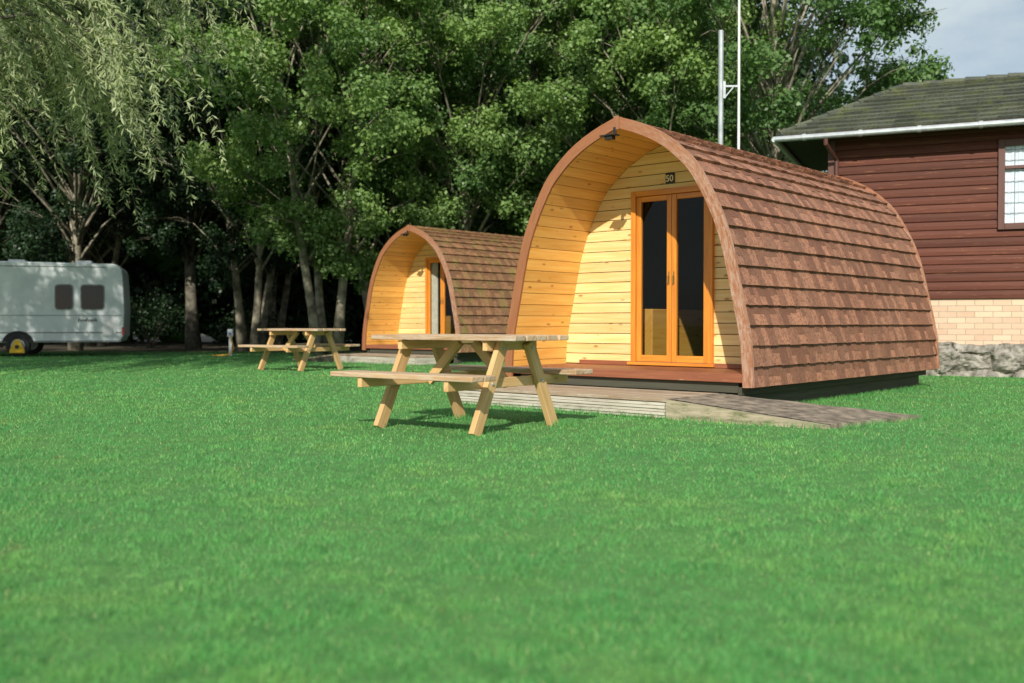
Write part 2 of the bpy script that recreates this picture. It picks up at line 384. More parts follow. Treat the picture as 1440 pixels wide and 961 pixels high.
def build_pod():
    R=thing('camping_pod','arched timber camping pod with brown shingle roof, numbered glass double doors','camping pod',PO,PA,'arched camping pods on the lawn')
    b=B();rows=17;e=LT/rows
    for side in (1,-1):
        for i in range(rows):
            s0=i*e;s1=min(LT,(i+1)*e+.015);d=-.01-random.random()*.1;tab=False
            while d<LEN+.01:
                tab=not tab if random.random()<.75 else tab
                wd=random.uniform(.07,.17);d0=max(d,-.01);d1=min(d+wd-.003,LEN+.02)
                d+=wd
                if d1-d0<.02:continue
                th=(.040 if tab else .033)+random.uniform(-.0015,.0015)
                sl_=max(0,s0-(.004 if tab else 0)+random.uniform(-.002,.002))
                a0=arc(sl_,th,side);a1=arc(s1,.003,side);c0=arc(sl_,.001,side);c1=arc(s1,-.003,side)
                r=(.5+random.random()*.45) if tab else (random.random()*.4)
                b.hexa([(c0.x,d0,c0.y),(c0.x,d1,c0.y),(c1.x,d1,c1.y),(c1.x,d0,c1.y),(a0.x,d0,a0.y),(a0.x,d1,a0.y),(a1.x,d1,a1.y),(a1.x,d0,a1.y)],r)
                if not tab and random.random()<.6:
                    f=random.uniform(.45,.65);g0=arc(s0+e*f,th*(1-f)+.004,side);g1=arc(s1,.007,side);h0=arc(s0+e*f,th*(1-f)-.004,side);h1=arc(s1,-.001,side)
                    b.hexa([(h0.x,d0,h0.y),(h0.x,d1,h0.y),(h1.x,d1,h1.y),(h1.x,d0,h1.y),(g0.x,d0,g0.y),(g0.x,d1,g0.y),(g1.x,d1,g1.y),(g1.x,d0,g1.y)],random.uniform(.75,1))
    part(b,'roof',R,M['shingle'])
    b=B();d=-.02
    while d<LEN:
        for side in (1,-1):
            p=arc(LT-.11,.03,side);q=arc(LT-.001,.045,side)
            b.hexa([(0,d,q.y-.02),(0,d+.27,q.y-.02),(p.x,d+.27,p.y-.01),(p.x,d,p.y-.01),(0,d,q.y+.005),(0,d+.27,q.y-.008),(p.x,d+.27,p.y+.0),(p.x,d,p.y+.012)])
        d+=.25
    part(b,'ridge_cap',R,M['shingle'])
    def ring(b,o0,o1,y0,y1,n=30,grainrnd=.3,s0=0):
        for side in (1,-1):
            pts=[s0+(LT-s0)*k/n for k in range(n+1)]
            for k in range(n):
                A0=arc(pts[k],o0,side);A1=arc(pts[k+1],o0,side);C0=arc(pts[k],o1,side);C1=arc(pts[k+1],o1,side)
                dd=(A1-A0).normalized()
                b.hexa([(A0.x,y0,A0.y),(A0.x,y1,A0.y),(C0.x,y1,C0.y),(C0.x,y0,C0.y),(A1.x,y0,A1.y),(A1.x,y1,A1.y),(C1.x,y1,C1.y),(C1.x,y0,C1.y)],grainrnd+(k//10)*.1,(dd.x,0,dd.y))
    b=B();ring(b,.042,-.070,-.040,-.012);part(b,'front_fascia',R,M['fascia'],label='weathered brown arched bargeboard')
    b=B();ring(b,.046,-.02,LEN+.02,LEN+.045);part(b,'rear_trim',R,M['fascia'])
    b=B();ring(b,-.004,-.03,-.01,LEN,n=40);part(b,'roof_deck',R,M['under'])
    b=B();nb=25
    for side in (1,-1):
        for k in range(nb):
            s0=.06+(LT-.06)*k/nb;s1=.06+(LT-.06)*(k+1)/nb-.006
            A0=arc(s0,-.050,side);A1=arc(s1,-.050,side);C0=arc(s0,-.070,side);C1=arc(s1,-.070,side)
            b.hexa([(A0.x,-.01,A0.y),(A0.x,PD,A0.y),(C0.x,PD,C0.y),(C0.x,-.01,C0.y),(A1.x,-.01,A1.y),(A1.x,PD,A1.y),(C1.x,PD,C1.y),(C1.x,-.01,C1.y)],None,(0,1,0))
    part(b,'porch_lining',R,M['pine'])
    dx0,dx1,dz0,dz1=-.47,.57,.42,2.33
    b=B();z=.385;bh=.118
    while z<2.83:
        z1=min(z+bh-.008,2.84)
        segs=[(z,z1)]
        if z<dz1-.012<z1: segs=[(z,dz1-.012),(dz1-.012,z1)]
        r=random.random()
        for za,zb_ in segs:
            if zb_-za<.008:continue
            a=halfw(za,-.07);c=halfw(zb_,-.07)
            if za<dz1-.02:
                b.prism([(-a,za),(dx0+.01,za),(dx0+.01,zb_),(-c,zb_)],1,PD,PD+.02,r)
                b.prism([(dx1-.01,za),(a,za),(c,zb_),(dx1-.01,zb_)],1,PD,PD+.02,r)
            else:b.prism([(-a,za),(a,za),(max(c,.02),zb_),(-max(c,.02),zb_)],1,PD,PD+.02,r)
        z+=bh
    part(b,'front_wall',R,M['pinewall'])
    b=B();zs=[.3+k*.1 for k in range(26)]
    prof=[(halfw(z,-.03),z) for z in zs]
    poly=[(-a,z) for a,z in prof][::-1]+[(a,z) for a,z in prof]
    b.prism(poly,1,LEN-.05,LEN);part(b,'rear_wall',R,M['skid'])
    b=B()
    b.box(-1.42,1.42,-.02,.06,.292,.372);b.box(-1.38,1.38,.062,PD-.002,.345,.375);b.box(-1.2,1.2,PD-.04,PD-.002,.377,.425)
    part(b,'floor_frame',R,M['brown'],.004)
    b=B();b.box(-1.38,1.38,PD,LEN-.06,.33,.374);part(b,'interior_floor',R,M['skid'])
    for sx in (-1.27,1.27,0):
        b=B();b.box(sx-.06,sx+.06,.1,LEN-.1,.0,.247);part(b,'skid',R,M['skid'],.006)
    b=B();b.box(1.36,1.40,-.0,LEN-.03,.17,.248);b.box(-1.40,-1.36,0,LEN-.03,.17,.248);b.box(-1.35,1.35,.03,.07,.19,.29);part(b,'base_rail',R,M['skid'],.004)
    f=B();y0,y1=PD-.045,PD+.05
    f.box(dx0,dx0+.06,y0,y1,dz0,dz1);f.box(dx1-.06,dx1,y0,y1,dz0,dz1);f.box(dx0+.061,dx1-.061,y0+.002,y1,dz1-.06,dz1);f.box(dx0-.03,dx1+.03,y0-.03,y1,dz0-.035,dz0-.002)
    part(f,'door_frame',R,M['stain'],.004)
    mid=(dx0+dx1)/2
    for a,c in ((dx0+.063,mid-.003),(mid+.003,dx1-.063)):
        f=B();s=.058;z0=dz0+.004;z1=dz1-.064
        f.box(a,a+s,PD-.02,PD+.025,z0,z1);f.box(c-s,c,PD-.02,PD+.025,z0,z1)
        f.box(a+s+.001,c-s-.001,PD-.018,PD+.023,z1-s,z1);f.box(a+s+.001,c-s-.001,PD-.018,PD+.023,z0,z0+s*1.25)
        dr=part(f,'door',R,M['stain'],.004)
        f=B();f.box(a+s-.004,c-s+.004,PD,PD+.006,z0+s,z1-s+.004);part(f,'door_glass',dr,M['glass'])
        hx=c-s*.5 if c<mid+.01 else a+s*.5
        f=B();f.box(hx-.007,hx+.007,PD-.025,PD-.021,1.28,1.42);f.tube([(hx,PD-.026,1.37),(hx,PD-.045,1.37)],[.006,.006],8)
        f.tube([(hx,PD-.045,1.375),(hx,PD-.047,1.29)],[.006,.005],8);part(f,'door_handle',dr,M['brass'])
    f=B();f.box(-1.15,-.50,PD+.45,LEN-.3,.38,1.02);part(f,'bunk',R,M['pine'],.01)
    f=B();f.box(-.03,.08,PD-.02,PD-.003,2.385,2.50);sg=part(f,'number_sign',R,M['black'],.004)
    t=bpy.data.curves.new('number_curve','FONT');t.body='50';t.size=.098;t.extrude=.002;t.offset=.001;t.align_x='CENTER'
    to=bpy.data.objects.new('number_curve',t);COL.objects.link(to)
    dg=bpy.context.evaluated_depsgraph_get();lm=bpy.data.meshes.new_from_object(to.evaluated_get(dg));lm.materials.clear()
    bpy.data.objects.remove(to)
    lo=part(lm,'number_lettering',sg,M['digits']);lo.rotation_euler=(rad(90),0,0);lo.location=(.025,PD-.024,2.408)
    f=B();f.box(-.15,.04,-.14,-.042,2.765,2.78);f.box(-.10,-.01,-.12,-.05,2.73,2.765);f.box(-.035,.0,-.06,-.042,2.78,2.86)
    part(f,'lamp',R,M['black'],.004)
    f=B();f.box(-.03,.03,-.058,-.042,2.83,2.972);part(f,'apex_block',R,M['fascia'],.004)
    return R
pod=build_pod()
pod2=dup(pod,None,skip=('number_sign',))
pod2.location=P2
pod2['label']='arched timber camping pod with mossy roof and white door curtain'
for ch in pod2.children:
    if ch.name.startswith('roof.') or ch.name.startswith('ridge_cap'):
        ch.data=ch.data.copy();ch.data.materials[0]=M['shinglemoss']
b=B()
for k in range(6):
    x0=-.40+k*.035;b.box(x0,x0+.034,PD+.06+(k%2)*.012,PD+.08+(k%2)*.012,.55,2.24)
part(b,'curtain',pod2,M['curtain'])

def deck(PMx,label):
    o=PMx@Vector((-.11,-.5,0));R=thing('timber_deck',label,'deck',o,PA,'timber decks in front of pods')
    b=B();y=-.45
    while y<.46:
        b.box(-1.28,1.28,y,y+.110,.155,.185+random.uniform(-.002,.002));y+=.118
    part(b,'deck_boards',R,M['deck'],.004)
    b=B()
    for k in range(5): b.box(-1.27,1.27,-.452-(.010 if k%2 else 0),-.43,.012+k*.028,.036+k*.028,.4)
    for sx in (-1,1):b.box(sx*1.265-.012,sx*1.265+.012,-.428,.47,.01,.153)
    part(b,'deck_fascia',R,M['deckside'],0)
    b=B()
    for sx in (-1.1,0,1.1):b.box(sx-.04,sx+.04,-.42,.45,.002,.15)
    part(b,'deck_bearer',R,M['skid'])
    return R
deck(PM,'low weathered timber deck with grey grooved fascia before pod')
deck(PM2,'low weathered timber deck before mossy pod')
o=PM@Vector((1.18,-.5,0));R=thing('access_ramp','sloping worn grey brown felt ramp with timber sides','ramp',o,PA)
T=[(0,-.43,.185),(1.42,-.27,.040),(1.70,.98,.040),(0,.46,.185)]
me=bpy.data.meshes.new('ramp_surface');bm=bmesh.new();nx,ny=40,24;gt=[]
for i in range(nx+1):
    r_=[]
    for j in range(ny+1):
        u=min(i,nx-1)/(nx-1);v=j/ny
        a=Vector(T[0]).lerp(Vector(T[1]),u);c=Vector(T[3]).lerp(Vector(T[2]),u);p=a.lerp(c,v)
        p.z+=.004*math.sin(i*.5+j*.4)*math.sin(j*.7)+random.uniform(-.0015,.0015)
        if i>=nx-1:p.x+=.03*mn.noise(Vector((j*.5,0,0)))
        if i==nx:p.z=-.002;p.x+=random.uniform(.0,.02)
        r_.append(bm.verts.new(p))
    gt.append(r_)
for i in range(nx):
    for j in range(ny):bm.faces.new((gt[i][j],gt[i+1][j],gt[i+1][j+1],gt[i][j+1]))
bm.to_mesh(me);bm.free();part(me,'ramp_surface',R,M['felt'])
b=B()
for a,c,s in ((T[0],T[1],-1),(T[3],T[2],1)):
    b.hexa([(a[0],a[1]+s*.004,0),(c[0],c[1]+s*.004,0),(c[0],c[1]+s*.035,0),(a[0],a[1]+s*.035,0),(a[0],a[1]+s*.004,a[2]-.006),(c[0],c[1]+s*.004,.035),(c[0],c[1]+s*.035,.035),(a[0],a[1]+s*.035,a[2]-.006)],.3)
part(b,'ramp_side_board',R,M['rampside'])
o=PM2@Vector((-1.45,-.5,0));R=thing('plank_ramp','sloping brown plank ramp beside mossy pod deck','ramp',o,PA)
b=B()
for k in range(12):
    x0=-k*.12;z1=.17-.012*k;b.box(x0-.115,x0,-.45,.45,max(z1-.03,.002),z1)
part(b,'ramp_boards',R,M['deck'],.003)
b=B()
for sy in (-.43,.43):
    b.prism([(0,.003),(-1.3,.003),(-1.3,.02),(0,.13)],1,sy-.02,sy+.02)
part(b,'ramp_bearer',R,M['skid'])

# ---------------------------------------------------------------- picnic tables
def table():
    R=thing('picnic_table','weathered pine A-frame picnic table with attached bench seats','picnic table',TC,TA,'picnic tables on the lawn')
    b=B();w_=.132
    for k in range(5):
        y0=-.36+k*.147;e=random.uniform(-.008,.008);b.box(-.76+e,.76+e,y0,y0+w_,.715+random.uniform(-.002,.002),.757)
    part(b,'table_top',R,M['tabletop'],.006)
    for s in (-1,1):
        b=B()
        for k in range(2):
            y0=s*(.53+k*.142);e=random.uniform(-.01,.01);b.box(-.76+e,.72+e,min(y0,y0+s*w_),max(y0,y0+s*w_),.425,.465)
        part(b,'seat',R,M['tabletop'],.006)
    for x in (-.5,.5):
        for s in (-1,1):
            b=B();b.beam((x,s*.17,.70),(x,s*.52,.0),.05,.102,(1,0,0));lg=part(b,'leg',R,M['table'],.005)
            for zz in (.385,.655):
                yy=s*(.17+.35*(.70-zz)/.70);ex=x-(.025 if x<0 else -.025);dx=-.010 if x<0 else .010
                b=B();b.tube([(ex,yy,zz),(ex+dx,yy,zz)],[.013,.011],8);part(b,'bolt',lg,M['steel'])
        xo=x+(.052 if x<0 else -.052)
        b=B();b.beam((xo,-.79,.385),(xo,.79,.385),.045,.078,(1,0,0));part(b,'seat_support',R,M['table'],.005)
        b=B();b.beam((xo,-.33,.675),(xo,.33,.675),.045,.075,(1,0,0));part(b,'top_support',R,M['table'],.005)
        b=B();sx=1 if x<0 else -1;b.beam((xo+sx*.03,0,.36),(sx*-.08,0,.70),.045,.08,(0,1,0));part(b,'brace',R,M['table'],.005)
    return R
tb=table()
t2=dup(tb);t2.location=(-3.86,18.2,0);t2.rotation_euler=(0,0,rad(-33));t2['label']='weathered pine A-frame picnic table beside plank ramp'

# ---------------------------------------------------------------- caravan
CA=rad(17)
R=thing('caravan','white touring caravan with dark windows in tree shade','caravan',(-10.15,26,0),CA)
def rr(x0,x1,z0,z1,r,n=5):
    P=[]
    for cx,cz,a in ((x1-r,z1-r,0),(x0+r,z1-r,90),(x0+r,z0+r,180),(x1-r,z0+r,270)):
        for k in range(n+1):
            t=rad(a+90*k/n);P.append((cx+r*math.cos(t),cz+r*math.sin(t)))
    return P
prof=[(0,.52),(.03,1.2),(.0,1.9)]
for k in range(7):
    t=rad(90*k/6);prof.append((-.26+.24*math.cos(t),2.20+.20*math.sin(t)))
prof+=[(-3,2.43),(-5.4,2.43),(-5.8,2.28),(-6.0,1.9),(-6.25,1.2),(-6.2,.52),(-6.1,.36),(-.1,.36)]
b=B();b.prism(prof,1,0,2.2);part(b,'body',R,M['caravan'],.03)
def cpart(P,name,mat,y0,y1,parent=None,bev=.0,lab=None):
    b=B();b.prism(P,1,y0,y1);return part(b,name,parent or R,mat,bev,lab)
for x0,x1 in ((-1.61,-1.23),(-1.00,-.48),(-5.4,-4.6)):
    wn=cpart(rr(x0-.03,x1+.03,1.20,1.86,.09),'window',M['grey'],-.015,-.001)
    cpart(rr(x0,x1,1.23,1.83,.07),'window_pane',M['tinted'],-.030,-.016,wn)
    cpart(rr(x0+.02,x1-.02,1.25,1.81,.06),'window_blind',M['rubber'],-.0158,-.0152,wn)
cpart(rr(-.50,-.18,.52,.98,.03),'locker_hatch',M['white'],-.012,-.001,bev=.004)
b=B();b.box(-6.1,-.03,-.008,-.001,1.05,1.065);b.box(-6.1,-.03,-.008,-.001,.60,.63);b.box(-6.1,-.05,-.010,-.001,.37,.41);b.box(-5.6,-.4,-.012,-.001,2.30,2.32);part(b,'side_trim',R,M['grey'])
b=B()
for k,hx in enumerate((0,.05,.10,.15,.19,.24,.29,.33,.38,.42)):
    b.beam((-1.08+hx,-.006,.90),(-1.06+hx,-.006,.955+(.03 if k%4==0 else 0)),.010,.022,(0,1,0))
part(b,'side_marking',R,M['black'])
dr=cpart(rr(-4.35,-3.7,.5,2.15,.08),'door',M['white'],-.014,-.001,bev=.004)
cpart(rr(-4.22,-3.83,1.4,1.95,.05),'door_window',M['rubber'],-.02,-.0142,dr)
b=B();b.box(-.03,.035,-.03,.05,.55,.75);part(b,'tail_light',R,M['red'],.01)
for xa in (-2.8,-1.2):
    b=B();b.box(xa,xa+.4,.5,.9,2.42,2.50);part(b,'roof_vent',R,M['white'],.02)
WXc=-2.50
b=B();arcp=[(WXc+.37*math.cos(rad(a)),.33+.33*math.sin(rad(a))) for a in range(4,177,14)];b.prism(arcp,1,-.012,-.002);part(b,'wheel_arch',R,M['rubber'])
for yy in (-.03,2.0):
    wh=B();wh.tube([(WXc,yy,.29),(WXc,yy+.03,.29),(WXc,yy+.16,.29),(WXc,yy+.19,.29)],[.26,.29,.29,.26],24);wo=part(wh,'wheel',R,M['rubber'])
    wh=B();wh.tube([(WXc,yy-.006,.29),(WXc,yy+.01,.29)],[.16,.17],20);part(wh,'wheel_rim',wo,M['steel'])
cl_=Matrix.Translation((-10.15,26,0))@Matrix.Rotation(CA,4,'Z')@Vector((WXc,-.12,0))
R=thing('wheel_clamp','yellow security clamp fitted on dark caravan wheel','wheel clamp',cl_,CA)
b=B();b.prism([(-.18,.10),(.18,.10),(.17,.19),(.05,.44),(-.05,.44),(-.17,.19)],1,-.03,.0);part(b,'clamp_plate',R,M['yellow'],.01)
b=B();b.tube([(0,-.05,.26),(0,-.03,.26)],[.05,.05],16);part(b,'clamp_lock',R,M['black'])

# ---------------------------------------------------------------- lodge
LO=Vector((5.46,17.15,0));LA=math.atan2(-.4,.916)
R=thing('timber_lodge','dark red timber clad lodge with mossy tiled roof and brick base','lodge',LO,LA)
WL,WD=10.0,3.3
b=B();b.box(0.02,WL-.02,.02,WD,0,1.25);part(b,'brick_base',R,M['brick'])
b=B();bh=.142
wx0,wx1,wz0,wz1=2.66,3.95,2.42,3.74
def cladrow(x0,x1,z,r):
    poly=[(0.008,z+bh-.004),(-.010,z+bh*.5),(-.012,z+.012),(-.008,z+.003),(.006,z),(.05,z),(.05,z+bh-.004)]
    b.prism(poly,0,x0,x1,r)
z=1.25
while z<3.98:
    r=random.random()
    if z+bh>wz0-.02 and z<wz1+.02:
        cladrow(0,wx0-.0,z,r);cladrow(wx1,WL,z,r)
    else:cladrow(0,WL,z,r)
    z+=bh
b.box(.0,.05,.051,WD,1.25,4.0);b.box(WL-.05,WL,.051,WD,1.25,4.0);b.box(.051,WL-.051,WD-.05,WD,1.25,4.0)
part(b,'wall_cladding',R,M['clad'])
b=B();b.box(-.03,.09,-.035,-.015,1.25,3.98);part(b,'corner_board',R,M['trim'],.005)
b=B();b.box(wx0-.06,wx0+.04,-.06,.03,wz0-.06,wz1+.06);b.box(wx1-.04,wx1+.06,-.06,.03,wz0-.06,wz1+.06);b.box(wx0+.041,wx1-.041,-.058,.03,wz1-.04,wz1+.06);b.box(wx0+.041,wx1-.041,-.058,.03,wz0-.06,wz0+.04);b.box(wx0+.041,wx1-.041,-.05,.03,3.33,3.38)
wn=part(b,'window',R,M['trim'],.004)
b=B();b.box(wx0+.03,wx1-.03,.012,.016,wz0+.03,wz1-.03);part(b,'window_pane',wn,M['clear'])
b=B();x_=wx0+.03;k=0
while x_<wx1-.03:
    b.box(x_,x_+.05,.022+(k%2)*.008,.030+(k%2)*.008,wz0,wz1);x_+=.052;k+=1
part(b,'curtain',wn,M['curtain'])
b=B()
for k in range(1,9):b.box(wx0+.03+k*.15,wx0+.038+k*.15,.003,.0105,wz0+.03,wz1-.03)
for k in range(1,8):b.box(wx0+.03,wx1-.03,.0025,.011,wz0+.03+k*.17,wz0+.037+k*.17)
part(b,'window_leading',wn,M['grey'])
ex0,ex1,ey0,ey1,ez,rz_=-.8,WL+.5,-.42,3.58,4.06,5.14
ym=(ey0+ey1)/2;a_=1.9
b=B();rows=11
def slope(c0,c1,r0,r1):
    c0,c1,r0,r1=map(Vector,(c0,c1,r0,r1));nrm=(c1-c0).cross(r0-c0).normalized()
    if nrm.z<0:nrm=-nrm
    for i in range(rows):
        f0=i/rows;f1=min(1,(i+1.12)/rows)
        A=c0.lerp(r0,f0);Bq=c1.lerp(r1,f0);C=c0.lerp(r0,f1);D=c1.lerp(r1,f1)
        L=(Bq-A).length;n=max(1,int(L/.30))
        for k in range(n):
            u0=(k+(.5 if i%2 and 0<k else 0))/n;u1=min(1,(k+1+(.5 if i%2 and k<n-1 else 0))/n-.004/max(L,.1))
            if u1<=u0:continue
            p0=A.lerp(Bq,u0);p1=A.lerp(Bq,u1);p2=C.lerp(D,u1);p3=C.lerp(D,u0);th=.045+random.uniform(-.006,.014)
            b.hexa([p0,p1,p2,p3,p0+nrm*th,p1+nrm*th,p2+nrm*.006,p3+nrm*.006])
slope((ex0,ey0,ez),(ex1,ey0,ez),(ex0+a_,ym,rz_),(ex1-a_,ym,rz_))
slope((ex0,ey1,ez),(ex0,ey0,ez),(ex0+a_,ym,rz_),(ex0+a_,ym,rz_))
slope((ex1,ey1,ez),(ex0,ey1,ez),(ex1-a_,ym,rz_),(ex0+a_,ym,rz_))
slope((ex1,ey0,ez),(ex1,ey1,ez),(ex1-a_,ym,rz_),(ex1-a_,ym,rz_))
def ridge(p,q):
    p=Vector(p);q=Vector(q);n=int((q-p).length/.33)
    for k in range(n):
        a=p.lerp(q,k/n);c=p.lerp(q,(k+1.1)/n)
        b.tube([a+Vector((0,0,.012)),c+Vector((0,0,.0))],[.075,.06],8,random.random())
ridge((ex0+a_,ym,rz_),(ex1-a_,ym,rz_));ridge((ex0,ey0,ez),(ex0+a_,ym,rz_));ridge((ex0,ey1,ez),(ex0+a_,ym,rz_))
part(b,'roof',R,M['tile'])
b=B();b.box(ex0+.03,ex1-.03,ey0+.03,ey1-.03,4.00,4.045);part(b,'soffit',R,M['under'])
b=B();b.box(ex0-.0,ex1,ey0-.0,ey0+.026,3.95,4.055);b.box(ex0-.0,ex0+.026,ey0+.03,ey1,3.95,4.055);part(b,'fascia_board',R,M['trim'])
b=B()
b.tube([(ex0-.05,ey0-.06,3.99),(ex1,ey0-.06,3.99)],[.048,.048],12)
b.tube([(ex0-.06,ey0-.06,3.99),(ex0-.06,ey1,3.99)],[.048,.048],12)
for k in range(12):
    xx=ex0+.4+k*.9;b.tube([(xx,ey0-.06,3.99),(xx+.06,ey0-.06,3.99)],[.060,.060],12)
part(b,'gutter',R,M['steel'],smooth=False)
b=B();b.tube([(-.02,ey0-.06,3.94),(-.02,ey0-.06,3.86),(.12,-.09,3.62),(.12,-.09,.6)],[.038]*4,10);part(b,'downpipe',R,M['trim'])
R=thing('stone_wall','low rough grey stone wall below brick base','stone wall',LO,LA)
me=bpy.data.meshes.new('stone_wall_body');bm=bmesh.new()
nx,nz=520,24
vs=[]
for i in range(nx+1):
    x=-.3+i*(WL+.6)/nx;top=.52+.05*mn.noise(Vector((x*1.9,0,0)))+.04*mn.noise(Vector((x*5,3,0)));col_=[]
    for j in range(nz+1):
        if j<19:
            z=top*j/18;q=Vector((x*1.5+.3*mn.noise(Vector((x*3,z*3,1))),z*2.6+.3*mn.noise(Vector((x*3,z*3,8))),0));cell=mn.voronoi(q)[0];e=min(1,(cell[1]-cell[0])*3.5)
            e=math.sqrt(max(e,0));y=-.28-.12*e+.07*mn.noise(Vector((x*5,z*7,5)))+.035*mn.noise(Vector((x*17,z*19,5)))
            if j>14:y+=.022*(j-14)
        else: z=top-.006*(j-19)+.03*mn.noise(Vector((x*5,j*.8,9)));y=-.20+(j-19)*.035
        col_.append(bm.verts.new((x,min(y,-.03) if j<nz else -.005,max(z,-.02))))
    vs.append(col_)
for i in range(nx):
    for j in range(nz):bm.faces.new((vs[i][j],vs[i+1][j],vs[i+1][j+1],vs[i][j+1]))
bmesh.ops.recalc_face_normals(bm,faces=bm.faces);bm.to_mesh(me);bm.free();part(me,'wall_stonework',R,M['rock'])

# ---------------------------------------------------------------- poles and hookup
R=thing('aerial_mast','tall thick galvanised steel pole with bracket behind pod','pole',(3.34,16,0))
b=B();b.tube([(0,0,0),(0,0,5.53)],[.042,.042],14);part(b,'pole',R,M['steel'],smooth=False)
b=B();b.box(.035,.29,-.012,.012,4.63,4.66);b.box(.035,.075,-.02,.02,4.45,4.72);b.beam((.06,0,4.46),(.20,0,4.63),.018,.018,(0,1,0));part(b,'bracket',R,M['steel'])
R=thing('flag_pole','slender white pole beside steel mast','pole',(3.63,16,0))
b=B();b.tube([(0,0,0),(0,0,7.4)],[.026,.018],12);part(b,'pole_shaft',R,M['white'])
b=B();b.tube([(0,0,7.4),(0,0,7.46)],[.03,.012],10);part(b,'pole_cap',R,M['white'])
R=thing('hookup_post','short white electric hookup post with orange cable','electric hookup',(-7.35,26,0))
b=B();b.box(-.04,.04,-.04,.04,0,.62);part(b,'post',R,M['white'],.01)
b=B();b.box(-.07,.07,-.07,.05,.50,.70);part(b,'socket_box',R,M['white'],.015)
b=B();b.box(-.03,.04,-.10,-.071,.53,.61);part(b,'socket',R,M['blue'],.006)
b=B();b.tube([(.01,-.11,.55),(.08,-.2,.42),(.14,-.2,.2),(.02,-.2,.05),(-.1,-.25,.03),(-.4,-.3,.02)],[.018]*6,8);part(b,'cable',R,M['orange'])

# ---------------------------------------------------------------- trees
def leafmesh(name,c,nrm,ln,wd,dirv=None):
    n=len(c);nrm=nrm/np.linalg.norm(nrm,axis=1,keepdims=True)
    r=rng.normal(size=(n,3)) if dirv is None else dirv
    a=r-nrm*np.sum(r*nrm,axis=1,keepdims=True);a/=np.linalg.norm(a,axis=1,keepdims=True)+1e-9;b=np.cross(nrm,a)
    ln=np.asarray(ln).reshape(-1,1);wd=np.asarray(wd).reshape(-1,1)
    V=np.stack([c-a*ln/2,c+b*wd/2+a*ln*.05,c+a*ln/2-nrm*ln*.15,c-b*wd/2+a*ln*.05],axis=1).astype(np.float32)
    me=bpy.data.meshes.new(name);me.vertices.add(4*n);me.vertices.foreach_set('co',V.ravel())
    me.loops.add(4*n);me.loops.foreach_set('vertex_index',np.arange(4*n,dtype=np.int32))
    me.polygons.add(n);me.polygons.foreach_set('loop_start',np.arange(0,4*n,4,dtype=np.int32));me.polygons.foreach_set('loop_total',np.full(n,4,np.int32))
    at=me.attributes.new('rnd','FLOAT','FACE');at.data.foreach_set('value',rng.random(n).astype(np.float32));me.update();return me
def clumps(C,Rr,per,flat=.7):
    pts=[];nr=[]
    for c,r in zip(C,Rr):
        n=int(per*r*r);d=rng.normal(size=(n,3));d/=np.linalg.norm(d,axis=1,keepdims=True)
        rr_=r*(.25+.95*rng.random((n,1))**.7)
        k=1+.35*np.sin(d[:,:1]*5+c[0])*np.sin(d[:,1:2]*6+c[1])*np.sin(d[:,2:]*5+c[2]);p=d*rr_*k;p[:,2]*=flat
        pts.append(p+c);nr.append(d*.75+rng.normal(size=(n,3))*.5+np.array([0,0,.3]))
    return np.concatenate(pts),np.concatenate(nr)
def make_tree(h,rc,zb,nl,stems,pale,seed,per=1450):
    rnd=random.Random(seed);b=B();C=[];Rr=[];LB=[]
    zc=(h+zb)/2;hz=(h-zb)/2;tries=0
    while len(LB)<nl and tries<8000:
        tries+=1
        d=Vector((rnd.gauss(0,1),rnd.gauss(0,1),rnd.gauss(0,1))).normalized();q=.45+.6*rnd.random()**.5
        fz=1-.25*max(0,d.z)
        p=Vector((d.x*rc*q*fz,d.y*rc*q*fz,zc+d.z*hz*q));r=rnd.choice((rnd.uniform(.4,.8),rnd.uniform(.8,1.35)))
        if any((p-o).length<(r+s)*.76 for o,s in LB):continue
        LB.append((p,r))
    for p,r in LB:
        ax=Vector((rnd.gauss(0,1),rnd.gauss(0,1),rnd.gauss(0,.6))).normalized()
        for _ in range(int(10*r*r)+3):
            d=Vector((rnd.gauss(0,1),rnd.gauss(0,1),rnd.gauss(0,1))).normalized()*rnd.uniform(.5,1.0)
            v=d*r+ax*(d.dot(ax))*r*.4
            C.append(np.array(p+Vector((v.x,v.y,v.z*.72))));Rr.append(rnd.uniform(.18,.46))
    for s in range(stems):
        a=s*2*math.pi/stems+rnd.random();lean=rnd.uniform(.3,.9) if stems>1 else rnd.uniform(0,.3)
        base=Vector((math.cos(a),math.sin(a),0))*(.25 if stems>1 else 0);r0=rnd.uniform(.12,.16) if stems>1 else rnd.uniform(.17,.22)
        path=[];n=9
        for k in range(n):
            t=k/(n-1);path.append(base+Vector((math.cos(a)*lean*t*2.2+.12*math.sin(t*7+s)*t,math.sin(a)*lean*t*2.2+.12*math.cos(t*6+s)*t,h*.86*t-.05)))
        b.tube(path,[r0*(1.35 if k==0 else 1)*(1-.85*k/(n-1)) for k in range(n)],10)
        for j,(c,r) in enumerate(LB):
            if j%stems!=s:continue
            t=max(.22,min(.8,(c.z-1.5)/h*.8));f=t*(n-1);i=int(f);p=path[i].lerp(path[i+1],f-i)
            m1=p.lerp(c,.4)+Vector((0,0,.35));m2=p.lerp(c,.75)+Vector((rnd.uniform(-.2,.2),rnd.uniform(-.2,.2),.25))
            b.tube([p,m1,m2,c],[r0*(1-.8*t)*.45,r0*.22*(1-.5*t),.022,.010],6)
            for _ in range(4):
                e=c+Vector((rnd.gauss(0,.5),rnd.gauss(0,.5),rnd.gauss(.1,.35)))*r;b.tube([m2,m2.lerp(e,.6)+Vector((0,0,.1)),e],[.018,.011,.005],4)
    p,nr=clumps(C,Rr,per,.85)
    n=len(p);s=rng.uniform(.07,.145,n)
    print('tree',n,len(LB))
    return b.mesh('trunk',True),leafmesh('crown',p,nr,s,s*.68),pale
